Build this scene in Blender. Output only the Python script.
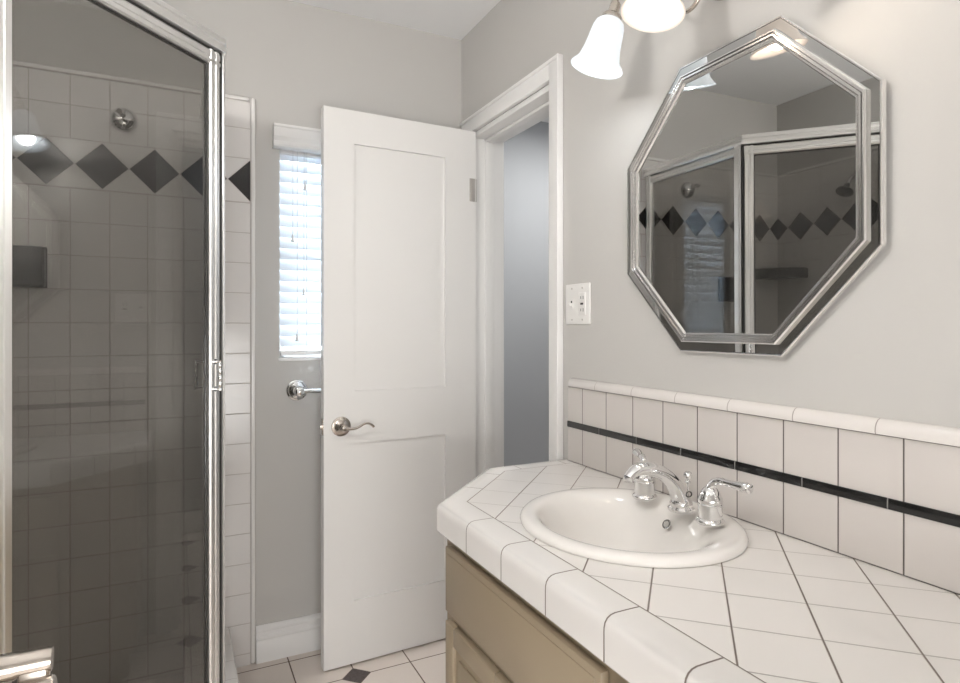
import bpy, bmesh, math, random
from mathutils import Vector, Matrix
random.seed(4)
PI = math.pi
S = bpy.context.scene
COL = S.collection
for o in list(bpy.data.objects): bpy.data.objects.remove(o, do_unlink=True)

# ------------------------------------------------------------------ camera, world, exposure, added fill lights
YAW = math.atan((480 - 178) / 608)            # room axes against the lens axis
cam = bpy.data.objects.new('camera', bpy.data.cameras.new('camera')); COL.objects.link(cam)
cam.data.sensor_width = 36; cam.data.lens = 608 / 960 * 36
cam.data.shift_y = -15.5 / 960; cam.data.clip_start = .02
cam.location = (0, 0, 1.235); cam.rotation_euler = (PI / 2, 0, -YAW)
S.camera = cam

w = bpy.data.worlds.new('daylight'); S.world = w; w.use_nodes = True
w.node_tree.nodes['Background'].inputs[0].default_value = (.86, .93, 1, 1)
w.node_tree.nodes['Background'].inputs[1].default_value = 13.0
S.view_settings.view_transform = 'Standard'; S.view_settings.look = 'None'
S.view_settings.gamma = 1; S.view_settings.exposure = 0.20
S.view_settings.use_curve_mapping = False

def area(name, loc, size, power, col=(1, 1, 1), rot=(0, 0, 0), sy=None):
    l = bpy.data.lights.new(name, 'AREA'); l.energy = power; l.color = col
    l.size = size
    if sy: l.shape = 'RECTANGLE'; l.size_y = sy
    o = bpy.data.objects.new(name, l); COL.objects.link(o); o.location = loc; o.rotation_euler = rot
    return o
area('near_fill', (-.1, -1.235, 1.10), 1.3, 62, (1, .995, .985), (PI / 2 + .28, 0, 0), 1.7)  # added soft fill from behind the camera, no window is there
area('hall_fill', (2.05, 2.36, 2.40), .25, 15, (1, .995, .98))  # added unseen light to brighten the hall wall, no fixture

# ------------------------------------------------------------------ room numbers
D, W, L, N, HC = 2.37, 1.088, -.836, -1.25, 2.461    # back, right, left, near walls, ceiling
TZ = 2.07                                              # top of the shower tile
CT = .82                                               # counter top

# ------------------------------------------------------------------ materials
def nt(name):
    m = bpy.data.materials.new(name); m.use_nodes = True
    t = m.node_tree; return m, t, t.nodes['Principled BSDF']
def M(t, op, *a):
    n = t.nodes.new('ShaderNodeMath'); n.operation = op
    for i, v in enumerate(a):
        if isinstance(v, (int, float)): n.inputs[i].default_value = v
        else: t.links.new(v, n.inputs[i])
    return n.outputs[0]
def mixc(t, f, a, b):
    n = t.nodes.new('ShaderNodeMix'); n.data_type = 'RGBA'
    for s, v in ((0, f), (6, a), (7, b)):
        if isinstance(v, (int, float)): n.inputs[s].default_value = v
        elif isinstance(v, tuple): n.inputs[s].default_value = (*v, 1)
        else: t.links.new(v, n.inputs[s])
    return n.outputs[2]
def noise(t, scale, detail=3, rough=.5, vec=None):
    n = t.nodes.new('ShaderNodeTexNoise'); n.inputs['Scale'].default_value = scale
    n.inputs['Detail'].default_value = detail; n.inputs['Roughness'].default_value = rough
    if vec is None:
        c = t.nodes.new('ShaderNodeTexCoord'); vec = c.outputs['Object']
    t.links.new(vec, n.inputs['Vector'])
    return n.outputs[0]
def bump(t, h, strength, dist, bs):
    n = t.nodes.new('ShaderNodeBump'); n.inputs['Strength'].default_value = strength
    n.inputs['Distance'].default_value = dist
    t.links.new(h, n.inputs['Height']); t.links.new(n.outputs[0], bs.inputs['Normal'])
def plain(name, col, rough=.5, metal=0, var=.0, bmp=0, bscale=200, coat=0, spec=.5):
    m, t, b = nt(name)
    b.inputs['Base Color'].default_value = (*col, 1)
    b.inputs['Roughness'].default_value = rough; b.inputs['Metallic'].default_value = metal
    b.inputs['Coat Weight'].default_value = coat; b.inputs['Specular IOR Level'].default_value = spec
    nz = noise(t, 6)
    d = tuple(c * (1 - var) for c in col)
    if var: t.links.new(mixc(t, nz, col, d), b.inputs['Base Color'])
    else: t.links.new(M(t, 'MULTIPLY_ADD', nz, .04, rough - .02), b.inputs['Roughness'])
    if bmp: bump(t, noise(t, bscale, 2), bmp, .001, b)
    return m
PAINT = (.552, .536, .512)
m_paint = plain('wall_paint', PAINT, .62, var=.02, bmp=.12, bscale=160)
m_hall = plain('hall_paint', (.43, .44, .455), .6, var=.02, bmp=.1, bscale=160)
m_ceil = plain('ceiling_paint', (.90, .90, .90), .8, var=.02, bmp=.15, bscale=120)
m_white = plain('white_trim_paint', (.82, .81, .795), .33, var=.015)
m_door = plain('white_door_paint', (.81, .795, .775), .36, var=.015)
m_china = plain('white_china', (.84, .81, .775), .09, coat=.4)
m_chrome = plain('polished_chrome', (.80, .80, .80), .07, 1)
m_nickel = plain('brushed_nickel', (.56, .51, .46), .24, 1)
m_alu = plain('silver_shower_frame', (.93, .925, .915), .30, 1)
m_silver = plain('silver_moulding', (.94, .93, .92), .20, 1)
m_dark = plain('dark_rubber_gasket', (.035, .033, .03), .5)
m_black = plain('black_glazed_ceramic', (.010, .010, .010), .32, coat=.0, bmp=.2, bscale=60)
m_cab = plain('taupe_cabinet_paint', (.33, .265, .185), .42, var=.06, bmp=.08, bscale=90)
m_cabin = plain('cabinet_inside', (.12, .10, .08), .7)
m_plate = plain('white_plastic', (.80, .785, .76), .28)
m_pewter = plain('grey_hinge_metal', (.52, .49, .46), .38, .4)
m_pan = plain('shower_pan', (.62, .60, .57), .4)
m_cord = plain('white_cord', (.62, .63, .64), .6)

def mk_mirror():
    m, t, b = nt('mirror_silver'); b.inputs['Metallic'].default_value = 1
    b.inputs['Roughness'].default_value = .005; b.inputs['Base Color'].default_value = (.58, .58, .57, 1)
    return m
m_mirror = mk_mirror()
def mk_glass(name, tint, ior=1.5, base=.0):
    m = bpy.data.materials.new(name); m.use_nodes = True; t = m.node_tree; t.nodes.clear()
    out = t.nodes.new('ShaderNodeOutputMaterial'); mx = t.nodes.new('ShaderNodeMixShader')
    tr = t.nodes.new('ShaderNodeBsdfTransparent'); tr.inputs[0].default_value = (*tint, 1)
    gl = t.nodes.new('ShaderNodeBsdfGlossy'); gl.inputs['Roughness'].default_value = .004
    fr = t.nodes.new('ShaderNodeFresnel'); ge = t.nodes.new('ShaderNodeNewGeometry')
    # thin pane: the same reflection from either side
    t.links.new(M(t, 'MULTIPLY_ADD', ge.outputs['Backfacing'], 1 / ior - ior, ior), fr.inputs[0])
    t.links.new(M(t, 'ADD', fr.outputs[0], base), mx.inputs[0])
    t.links.new(tr.outputs[0], mx.inputs[1]); t.links.new(gl.outputs[0], mx.inputs[2])
    t.links.new(mx.outputs[0], out.inputs[0]); return m
m_glass = mk_glass('grey_tinted_shower_glass', (.635, .63, .615), 1.5, .032)
m_pane = mk_glass('window_glass', (.95, .96, .97))
def mk_slat():
    m = bpy.data.materials.new('white_blind_slat'); m.use_nodes = True; t = m.node_tree; t.nodes.clear()
    out = t.nodes.new('ShaderNodeOutputMaterial'); mx = t.nodes.new('ShaderNodeMixShader')
    d = t.nodes.new('ShaderNodeBsdfDiffuse'); d.inputs[0].default_value = (.86, .88, .90, 1)
    r = t.nodes.new('ShaderNodeBsdfTranslucent'); r.inputs[0].default_value = (.82, .88, .93, 1)
    t.links.new(M(t, 'MULTIPLY_ADD', noise(t, 30), .06, .27), mx.inputs[0])
    t.links.new(d.outputs[0], mx.inputs[1]); t.links.new(r.outputs[0], mx.inputs[2])
    t.links.new(mx.outputs[0], out.inputs[0]); return m
m_slat = mk_slat()
def mk_shade(name, col, e):
    m, t, b = nt(name)
    b.inputs['Base Color'].default_value = (*[c * .45 for c in col], 1); b.inputs['Roughness'].default_value = .25
    b.inputs['Emission Color'].default_value = (*col, 1)
    nz = noise(t, 14, 4, .6)
    t.links.new(M(t, 'MULTIPLY_ADD', nz, e * .35, e * .8), b.inputs['Emission Strength'])
    return m
m_shade_cool = mk_shade('cool_frosted_glass', (.90, .96, 1), .60)
m_shade_warm = mk_shade('warm_frosted_glass', (1, .88, .78), .52)
m_fill_globe = mk_shade('fill_globe_glow', (1, .98, .955), 84)  # glow of the added fill globe
m_bulb_c = mk_shade('cool_bulb', (.9, .97, 1), 2); m_bulb_w = mk_shade('warm_bulb', (1, .85, .65), 2)

def coords(t, kind='Object'):
    c = t.nodes.new('ShaderNodeTexCoord'); s = t.nodes.new('ShaderNodeSeparateXYZ')
    t.links.new(c.outputs[kind], s.inputs[0]); return s.outputs
def grid(t, a, pitch, off, width):
    """1 on a joint line, 0 on the tile face, soft shoulder between"""
    f = M(t, 'DIVIDE', M(t, 'SUBTRACT', a, off), pitch)
    d = M(t, 'MULTIPLY', M(t, 'ABSOLUTE', M(t, 'SUBTRACT', f, M(t, 'ROUND', f))), pitch)
    n = t.nodes.new('ShaderNodeMapRange'); n.interpolation_type = 'SMOOTHSTEP'
    n.inputs[1].default_value = width * .35; n.inputs[2].default_value = width * .75
    n.inputs[3].default_value = 1; n.inputs[4].default_value = 0
    t.links.new(d, n.inputs[0]); return n.outputs[0]
def line(t, a, at, width): return grid(t, a, 1000., at, width)
def finish_tile(t, b, col, grout, mask, rough=.16, depth=.0015):
    t.links.new(mixc(t, mask, col, grout), b.inputs['Base Color'])
    t.links.new(M(t, 'MULTIPLY_ADD', mask, .55, rough), b.inputs['Roughness'])
    h = M(t, 'SUBTRACT', M(t, 'MULTIPLY', noise(t, 9, 1), .35), mask)
    bump(t, h, .6, depth, b)
def step_lt(t, a, v): return M(t, 'LESS_THAN', a, v)

def shower_tile(name, axis, off, dark_off):
    m, t, b = nt(name); c = coords(t); a, z = c[axis], c[2]
    up = M(t, 'GREATER_THAN', z, 1.80)
    g = M(t, 'MAXIMUM', grid(t, a, .1107, off, .0026), M(t, 'ADD', M(t, 'MULTIPLY', up, grid(t, z, .1093, 1.8435, .0026)), M(t, 'MULTIPLY', M(t, 'SUBTRACT', 1, up), grid(t, z, .1093, 1.6825, .0026))))
    inrow = M(t, 'LESS_THAN', M(t, 'ABSOLUTE', M(t, 'SUBTRACT', z, 1.7635)), .0795)
    f = M(t, 'DIVIDE', M(t, 'SUBTRACT', a, dark_off), .1535)
    da = M(t, 'MULTIPLY', M(t, 'ABSOLUTE', M(t, 'SUBTRACT', f, M(t, 'ROUND', f))), .1535)
    r = M(t, 'ADD', da, M(t, 'ABSOLUTE', M(t, 'SUBTRACT', z, 1.7635)))
    black = M(t, 'MULTIPLY', inrow, M(t, 'LESS_THAN', r, .0745))
    edge = M(t, 'MULTIPLY', inrow, M(t, 'MULTIPLY', M(t, 'GREATER_THAN', r, .0745), M(t, 'LESS_THAN', r, .0772)))
    rowb = M(t, 'MAXIMUM', line(t, z, 1.684, .0026), line(t, z, 1.8435, .0026))
    g = M(t, 'MAXIMUM', M(t, 'MAXIMUM', M(t, 'MULTIPLY', g, M(t, 'SUBTRACT', 1, inrow)), edge), rowb)
    col = mixc(t, black, (.71, .685, .665), (.012, .010, .010))
    finish_tile(t, b, col, (.50, .455, .43), g, .17)
    return m
m_st_back = shower_tile('shower_tile_back', 0, .0185, .236)
m_st_left = shower_tile('shower_tile_left', 1, D - .05, D)
def curb_tile():
    m, t, b = nt('curb_tile'); c = coords(t)
    u = coords(t, 'UV')
    g = grid(t, u[0], .1107, .02, .0026)
    finish_tile(t, b, (.72, .69, .665), (.50, .455, .43), M(t, 'MAXIMUM', g, line(t, u[1], .035, .0026)), .17); return m
m_curb = curb_tile()
def counter_tile():
    m, t, b = nt('counter_tile'); c = coords(t)
    p, q = M(t, 'SUBTRACT', c[0], c[1]), M(t, 'ADD', c[0], c[1])
    g1 = grid(t, p, .1585, .087, .0034); g2 = M(t, 'MULTIPLY', grid(t, q, .1575, 1.281, .0032), .7)  # second joint set painted fainter, imitating how light falls on it
    finish_tile(t, b, (.82, .79, .76), (.20, .165, .14), M(t, 'MAXIMUM', g1, g2), .13); return m
m_ct = counter_tile()
def edge_tile():
    m, t, b = nt('counter_edge_tile'); u = coords(t, 'UV')
    g = grid(t, u[0], .1548, .0, .0026)
    corner = M(t, 'LESS_THAN', M(t, 'ABSOLUTE', M(t, 'SUBTRACT', u[0], .1548 * 10)), .06)   # the corner piece has no joint
    g = M(t, 'MULTIPLY', g, M(t, 'SUBTRACT', 1, corner))
    finish_tile(t, b, (.80, .775, .75), (.20, .165, .14), M(t, 'MAXIMUM', g, line(t, u[1], 0, .0045)), .12); return m
m_edge = edge_tile()
def splash_tile():
    m, t, b = nt('backsplash_tile'); c = coords(t)
    g = grid(t, c[1], .1118, 1.485, .0024)
    g = M(t, 'MAXIMUM', g, M(t, 'MAXIMUM', line(t, c[2], CT, .004), line(t, c[2], 1.05, .004)))
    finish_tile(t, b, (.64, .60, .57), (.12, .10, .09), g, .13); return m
m_sp = splash_tile()
def joint_tile(name, col, grout, pitch, off, width=.0018, rough=.12):
    m, t, b = nt(name); c = coords(t)
    finish_tile(t, b, col, grout, grid(t, c[1], pitch, off, width), rough); return m
m_cap = joint_tile('white_cap_tile', (.84, .80, .77), (.42, .37, .34), .1568, 1.416)
m_liner = joint_tile('black_liner_tile', (.010, .010, .010), (.25, .24, .23), .1574, 1.401)
def floor_tile():
    m, t, b = nt('floor_tile'); c = coords(t)
    g = M(t, 'MAXIMUM', grid(t, c[0], .2, .365, .0042), grid(t, c[1], .2, 2.117, .0042))
    def cell(a, o):
        f = M(t, 'DIVIDE', M(t, 'SUBTRACT', a, o), .4)
        return M(t, 'MULTIPLY', M(t, 'ABSOLUTE', M(t, 'SUBTRACT', f, M(t, 'ROUND', f))), .4)
    r = M(t, 'ADD', cell(c[0], .565), cell(c[1], 2.117))
    dot = M(t, 'LESS_THAN', r, .050); ring = M(t, 'LESS_THAN', r, .0535)
    nz = noise(t, 90, 4, .7)
    dk = mixc(t, nz, (.02, .014, .015), (.13, .10, .095))
    base = mixc(t, noise(t, 3, 3), (.76, .68, .62), (.71, .635, .58))
    col = mixc(t, dot, base, dk)
    g = M(t, 'MULTIPLY', M(t, 'MAXIMUM', g, ring), M(t, 'SUBTRACT', 1, dot))
    finish_tile(t, b, col, (.13, .085, .06), g, .22); return m
m_floor = floor_tile()

# ------------------------------------------------------------------ mesh helpers
class MB:
    def __init__(s): s.bm = bmesh.new(); s.uv = s.bm.loops.layers.uv.new('UVMap')
    def box(s, x0, x1, y0, y1, z0, z1, bev=0, seg=2, mat=None):
        r = bmesh.ops.create_cube(s.bm, size=1); vs = r['verts']
        for v in vs: v.co = Vector(((x0 + x1) / 2 + v.co.x * (x1 - x0), (y0 + y1) / 2 + v.co.y * (y1 - y0), (z0 + z1) / 2 + v.co.z * (z1 - z0)))
        if bev:
            es = list({e for v in vs for e in v.link_edges})
            r = bmesh.ops.bevel(s.bm, geom=es, offset=bev, segments=seg, profile=.5, affect='EDGES'); vs = list({v for f in r['faces'] for v in f.verts} | set(v for v in vs if v.is_valid))
        if mat:
            for v in vs: v.co = mat @ v.co
        return s
    def prism(s, poly, z0, z1, bev=0, seg=3, top_only=False):
        lo = [s.bm.verts.new((x, y, z0)) for x, y in poly]; hi = [s.bm.verts.new((x, y, z1)) for x, y in poly]
        n = len(poly); s.bm.faces.new(list(reversed(lo))); ft = s.bm.faces.new(hi)
        for i in range(n): s.bm.faces.new((lo[i], lo[(i + 1) % n], hi[(i + 1) % n], hi[i]))
        if bev: bmesh.ops.bevel(s.bm, geom=list(ft.edges), offset=bev, segments=seg, profile=.5, affect='EDGES')
        return s
    def lathe(s, prof, mat=Matrix(), seg=32, cap=True):
        rings = []
        for r, z in prof:
            rings.append([s.bm.verts.new(mat @ Vector((r * math.cos(2 * PI * k / seg), r * math.sin(2 * PI * k / seg), z))) for k in range(seg)])
        for a, b in zip(rings, rings[1:]):
            for k in range(seg): s.bm.faces.new((a[k], a[(k + 1) % seg], b[(k + 1) % seg], b[k]))
        if cap:
            s.bm.faces.new(list(reversed(rings[0]))); s.bm.faces.new(rings[-1])
        return s
    def tube(s, pts, rad, seg=14, flat=1.0, up=None):
        """smooth tube; rad scalar or list; flat squashes the section along the frame's second axis"""
        pts = [Vector(p) for p in pts]; n = len(pts)
        rad = rad if isinstance(rad, (list, tuple)) else [rad] * n
        rings = []; nrm = None
        for i, p in enumerate(pts):
            tan = (pts[min(i + 1, n - 1)] - pts[max(i - 1, 0)]).normalized()
            if nrm is None:
                ref = Vector(up) if up else (Vector((0, 0, 1)) if abs(tan.z) < .9 else Vector((1, 0, 0)))
                nrm = (ref - tan * ref.dot(tan)).normalized()
            else: nrm = (nrm - tan * nrm.dot(tan)).normalized()
            bn = tan.cross(nrm)
            rings.append([s.bm.verts.new(p + (nrm * math.cos(2 * PI * k / seg) * flat + bn * math.sin(2 * PI * k / seg)) * rad[i]) for k in range(seg)])
        for a, b in zip(rings, rings[1:]):
            for k in range(seg): s.bm.faces.new((a[k], a[(k + 1) % seg], b[(k + 1) % seg], b[k]))
        s.bm.faces.new(list(reversed(rings[0]))); s.bm.faces.new(rings[-1])
        return s
    def sweep(s, path, prof, closed=False, uvlen=None, zfun=None):
        """mitred sweep of prof [(out, z)] along an XY path; 'out' is to the right of travel"""
        P = [Vector((x, y)) for x, y in path]; n = len(P); secs = []; run = 0; lens = []
        for i in range(n):
            if closed: a, b, c = P[i - 1], P[i], P[(i + 1) % n]; d1, d2 = (b - a).normalized(), (c - b).normalized()
            else:
                b = P[i]; d1 = (P[i] - P[i - 1]).normalized() if i else (P[1] - P[0]).normalized()
                d2 = (P[i + 1] - P[i]).normalized() if i < n - 1 else d1
            n1, n2 = Vector((d1.y, -d1.x)), Vector((d2.y, -d2.x)); m = (n1 + n2) / (1 + n1.dot(n2))
            if i: run += (P[i] - P[i - 1]).length
            lens.append(run)
            secs.append([s.bm.verts.new((b.x + m.x * o, b.y + m.y * o, z)) for o, z in prof])
        u0 = uvlen or 0
        acc = [0]
        for a, b in zip(prof, prof[1:]): acc.append(acc[-1] + math.dist(a, b))
        rng = range(n) if closed else range(n - 1)
        for i in rng:
            j = (i + 1) % n; dirv = (P[j] - P[i]).normalized()
            for k in range(len(prof) - 1):
                f = s.bm.faces.new((secs[i][k], secs[i][k + 1], secs[j][k + 1], secs[j][k]))
                for lp, kk in zip(f.loops, (k, k + 1, k + 1, k)):
                    along = (Vector(lp.vert.co[:2]) - P[i]).dot(dirv) + lens[i] + u0
                    lp[s.uv].uv = (along, acc[kk])
        if not closed:
            s.bm.faces.new(list(reversed(secs[0]))); s.bm.faces.new(secs[-1])
        return s
    def xf(s, m):
        for v in s.bm.verts: v.co = m @ v.co
        return s
    def build(s, name, mat, parent=None, smooth=True, ang=40):
        bmesh.ops.recalc_face_normals(s.bm, faces=s.bm.faces)
        me = bpy.data.meshes.new(name); s.bm.to_mesh(me); s.bm.free()
        if mat: me.materials.append(mat)
        if smooth:
            for p in me.polygons: p.use_smooth = True
            try: me.set_sharp_from_angle(angle=math.radians(ang))
            except Exception: pass
        o = bpy.data.objects.new(name, me); COL.objects.link(o)
        if parent: 
            o.parent = parent; o.matrix_parent_inverse = Matrix.Translation(-parent_loc(parent))
        return o
def parent_loc(p):
    v = Vector(p.location)
    return v
ROOTS = {}
def thing(name, label, cat, loc=(0, 0, 0), group=None):
    o = bpy.data.objects.new(name, None); COL.objects.link(o); o.location = loc; o.empty_display_size = .05
    o['label'] = label; o['category'] = cat
    if group: o['group'] = group
    return o
def tag(o, label=None, cat=None, group=None, kind=None):
    if label: o['label'] = label
    if cat: o['category'] = cat
    if group: o['group'] = group
    if kind: o['kind'] = kind
    return o
def struct(o): o['kind'] = 'structure'; return o
def sub(o, part):
    """make o a sub-part; part meshes are already in world coordinates with parent inverse"""
    o.parent = part; o.matrix_parent_inverse = (part.matrix_parent_inverse.inverted() @ Matrix()) if False else Matrix()
    return o
def bez(p0, p1, p2, p3, n=12):
    P = [Vector(p) for p in (p0, p1, p2, p3)]
    return [P[0] * (1 - t) ** 3 + 3 * P[1] * t * (1 - t) ** 2 + 3 * P[2] * t * t * (1 - t) + P[3] * t ** 3 for t in [i / n for i in range(n + 1)]]
def build_sub(mb, name, mat, part, **k):
    o = mb.build(name, mat, None, **k); o.parent = part; o.matrix_parent_inverse = Matrix(); return o

# ------------------------------------------------------------------ setting
T = .13
WX0, WX1, WZ0, WZ1 = .340, .692, 1.112, 1.93         # window opening in the back wall
DY0, DY1, DZ = 1.662, 2.252, 2.022                    # door opening in the right wall
struct(MB().box(L - T, 3.2, N - T, D + T, -.1, 0).build('floor', m_floor))
struct(MB().box(L - T, 3.2, N - T, D + T, HC, HC + .1).build('ceiling', m_ceil))
b = MB(); b.box(L - T, WX0, D, D + T, 0, HC); b.box(WX1, W, D, D + T, 0, HC)
b.box(WX0, WX1, D, D + T, 0, WZ0); b.box(WX0, WX1, D, D + T, WZ1, HC)
struct(b.build('wall_back', m_paint))
b = MB(); b.box(W, W + T, N, DY0, 0, HC); b.box(W, W + T, DY1, D + T, 0, HC); b.box(W, W + T, DY0, DY1, DZ, HC)
struct(b.build('wall_right', m_paint))
struct(MB().box(L - T, L, N - T, D, 0, HC).build('wall_left', m_paint))
struct(MB().box(L, 3.2, N - T, N, 0, HC).build('wall_front', m_paint))
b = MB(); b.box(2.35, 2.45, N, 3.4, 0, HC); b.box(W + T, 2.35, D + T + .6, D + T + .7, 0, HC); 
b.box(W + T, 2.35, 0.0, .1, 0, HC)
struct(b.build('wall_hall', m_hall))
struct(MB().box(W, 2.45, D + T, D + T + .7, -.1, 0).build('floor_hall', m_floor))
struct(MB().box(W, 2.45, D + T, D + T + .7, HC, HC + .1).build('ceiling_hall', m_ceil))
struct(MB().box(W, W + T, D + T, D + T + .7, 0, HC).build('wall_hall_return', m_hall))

# tile surround, bull-nose edged
def surround(name, mat, a, lo, hi):
    b = MB()
    if a == 0: b.box(lo, hi - .02, D - .012, D, 0, TZ - .02)
    else: b.box(L, L + .012, lo, hi, 0, TZ - .02)
    return struct(b.build(name, mat))
surround('wall_back_tile', m_st_back, 0, L + .012, .256)
surround('wall_left_tile', m_st_left, 1, 1.28, D - .012)
b = MB(); r = .0135
def quarter(x0, x1, y0, y1, z0, z1): b.box(x0, x1, y0, y1, z0, z1, .008, 3)
quarter(.2352, .256, D - .0155, D, 0, TZ); quarter(L + .012, .2352, D - .0155, D, TZ - .02, TZ); quarter(L, L + .0155, 1.28, D - .012, TZ - .02, TZ)
m_nose = joint_tile('white_edge_tile', (.80, .78, .76), (.5, .46, .43), .1568, 1.416)
struct(b.build('trim_1', m_nose))

# baseboard on the back wall: stepped, moulded top
def baseboard(name, x0, x1):
    prof = [(0, 0), (.019, 0), (.019, .066), (.0155, .074), (.0145, .080), (.0165, .084), (.0165, .092), (.0110, .098), (.0100, .108), (.0125, .112), (.0125, .120), (.0080, .127), (.004, .131), (0, .131)]
    b = MB(); b.sweep([(x0, D), (x1, D)], prof)
    return struct(b.build(name, m_white, ang=25))
baseboard('baseboard_back', .2565, W)
def board_y(name, y0, y1):
    b = MB(); b.box(W - .016, W, y0, y1, 0, .125, .003)
    return struct(b.build(name, m_white))
b = MB(); b.box(L, L + .014, N, 1.27, 0, .125, .003)
struct(b.build('baseboard_left', m_white))
b = MB(); b.box(2.335, 2.35, .1, D + T + .6, 0, .125, .003); struct(b.build('baseboard_hall', m_white))

# door casing and jamb (bathroom side)
def casing(name, boxes):
    b = MB()
    for q in boxes: b.box(*q, .0025, 2)
    return struct(b.build(name, m_white, ang=30))
CW = .078
near0 = 1.598
HZ = DZ + .067
boxes = [(W - .019, W, near0, DY0 - .006, 0, HZ), (W - .025, W - .001, near0 - .0015, near0 + .008, 0, HZ + .001),
         (W - .019, W, DY0 - .006, DY1 + CW, DZ + .005, HZ), (W - .024, W - .001, near0 + .005, DY1 + .085, HZ - .011, HZ + .0008),
         (W - .019, W, DY1 + .006, DY1 + CW, 0, DZ + .005)]
casing('trim_2', boxes)
# jamb lining with stops
b = MB()
b.box(W - .004, W + T + .004, DY1 - .014, DY1 + .004, 0, DZ, .001)
b.box(W - .004, W + T + .004, DY0 - .004, DY0 + .014, 0, DZ, .001)
b.box(W - .004, W + T + .004, DY0, DY1, DZ - .018, DZ + .002, .001)
b.box(W + .045, W + .085, DY0 + .014, DY1 - .014, DZ - .030, DZ - .018, .002)
b.box(W + .045, W + .085, DY0 + .014, DY0 + .026, 0, DZ - .018, .002)
b.box(W + .045, W + .085, DY1 - .020, DY1 - .014, 0, DZ - .018, .002)
struct(b.build('trim_3', m_white, ang=30))
b = MB()
for y0, y1, z0, z1 in ((near0, DY0 - .006, 0, HZ), (DY1 + .006, DY1 + CW, 0, HZ), (DY0 - .006, DY1 + .006, DZ + .005, HZ)):
    b.box(W + T, W + T + .018, y0, y1, z0, z1, .003)
struct(b.build('trim_4', m_white))

# window: frame, pane, sill
wn = struct(bpy.data.objects.new('window_1', None)); COL.objects.link(wn); wn.location = (0, 0, 0)
b = MB()
for q in ((WX0, WX0 + .03, WZ0, WZ1), (WX1 - .03, WX1, WZ0, WZ1), (WX0, WX1, WZ0, WZ0 + .03), (WX0, WX1, WZ1 - .03, WZ1), (WX0, WX1, 1.50, 1.535)):
    b.box(q[0], q[1], D + .085, D + .125, q[2], q[3], .002)
b.build('window_frame', m_white, wn)
MB().box(WX0 + .02, WX1 - .02, D + .100, D + .105, WZ0 + .02, WZ1 - .02).build('window_pane', m_pane, wn, smooth=False)
MB().box(WX0 - .004, WX1 + .004, D - .006, D + .09, WZ0 - .008, WZ0 + .004, .002).build('window_sill', m_white, wn)

# ------------------------------------------------------------------ window blind
bl = thing('window_blind', 'white two inch slat window blind with moulded valance, partly hidden by the open door', 'window blind')
b = MB(); vx0, vx1, vz0, vz1 = WX0 - .025, WX1 + .025, 1.895, 1.979
prof = [(0, vz0), (.030, vz0), (.036, vz0 + .004), (.036, vz0 + .010), (.032, vz0 + .016), (.031, vz0 + .024), (.035, vz0 + .034), (.038, vz0 + .040), (.038, vz1 - .012), (.042, vz1 - .008), (.042, vz1), (0, vz1)]
b.sweep([(vx0, D - .002), (vx1, D - .002)], prof)
b.build('valance', m_white, bl, ang=25)
b = MB()
sp = .0415; z = WZ1 - .045; tilt = math.radians(62)
while z > WZ0 + .05:
    seg = 6; wd = .0255; top = []
    for k in range(seg + 1):
        q = -1 + 2 * k / seg; yy = q * wd; zz = .0025 * (1 - q * q)
        c_, s_ = math.cos(tilt), math.sin(tilt)
        # room side edge lower
        top.append((D + .034 + yy * c_ - zz * s_, z + yy * s_ + zz * c_))
    for off in (0,):
        vs = [[b.bm.verts.new((x, y, zz)) for y, zz in top] for x in (WX0 + .006, WX1 - .006)]
        vt = [[b.bm.verts.new((x, y + .0022 * math.sin(tilt), zz - .0022 * math.cos(tilt))) for y, zz in top] for x in (WX0 + .006, WX1 - .006)]
        for k in range(seg):
            b.bm.faces.new((vs[0][k], vs[0][k + 1], vs[1][k + 1], vs[1][k])); b.bm.faces.new((vt[0][k], vt[1][k], vt[1][k + 1], vt[0][k + 1]))
        for a in (0, seg): b.bm.faces.new((vs[0][a], vs[1][a], vt[1][a], vt[0][a]))
        for e in (0, 1): b.bm.faces.new(vs[e] + list(reversed(vt[e])))
    z -= sp
b.build('slats', m_slat, bl)
MB().box(WX0 + .006, WX1 - .006, D + .015, D + .055, WZ0 + .012, WZ0 + .030, .003).build('bottom_rail', m_white, bl)
MB().box(WX0 + .004, WX1 - .004, D + .008, D + .06, WZ1 - .045, WZ1 - .001, .002).build('head_rail', m_white, bl)
for x in (.441, WX1 - .075):
    b = MB()
    for dx in (0,): b.box(x - .0008, x + .0008, D + .0065, D + .0081, WZ0 + .02, WZ1 - .03); b.box(x - .0008, x + .0008, D + .0585, D + .06, WZ0 + .02, WZ1 - .03)
    b.build('ladder_cord', m_cord, bl)
for x, z1 in ((.434, 1.778), (.389, 1.580), (.430, 1.379), (.405, 1.204)):
    b = MB(); b.tube([(x, D + .002, WZ1 - .03), (x, D + .002, z1)], .0009, 6); pc = b.build('pull_cord', m_cord, bl)
    b = MB(); b.lathe([(.0015, .028), (.0045, .022), (.0055, .008), (.0075, .002), (.0065, 0), (.003, -.001)], Matrix.Translation((x, D + .002, z1 - .026)), 14)
    build_sub(b, 'cord_tassel', m_plate, pc)

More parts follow.
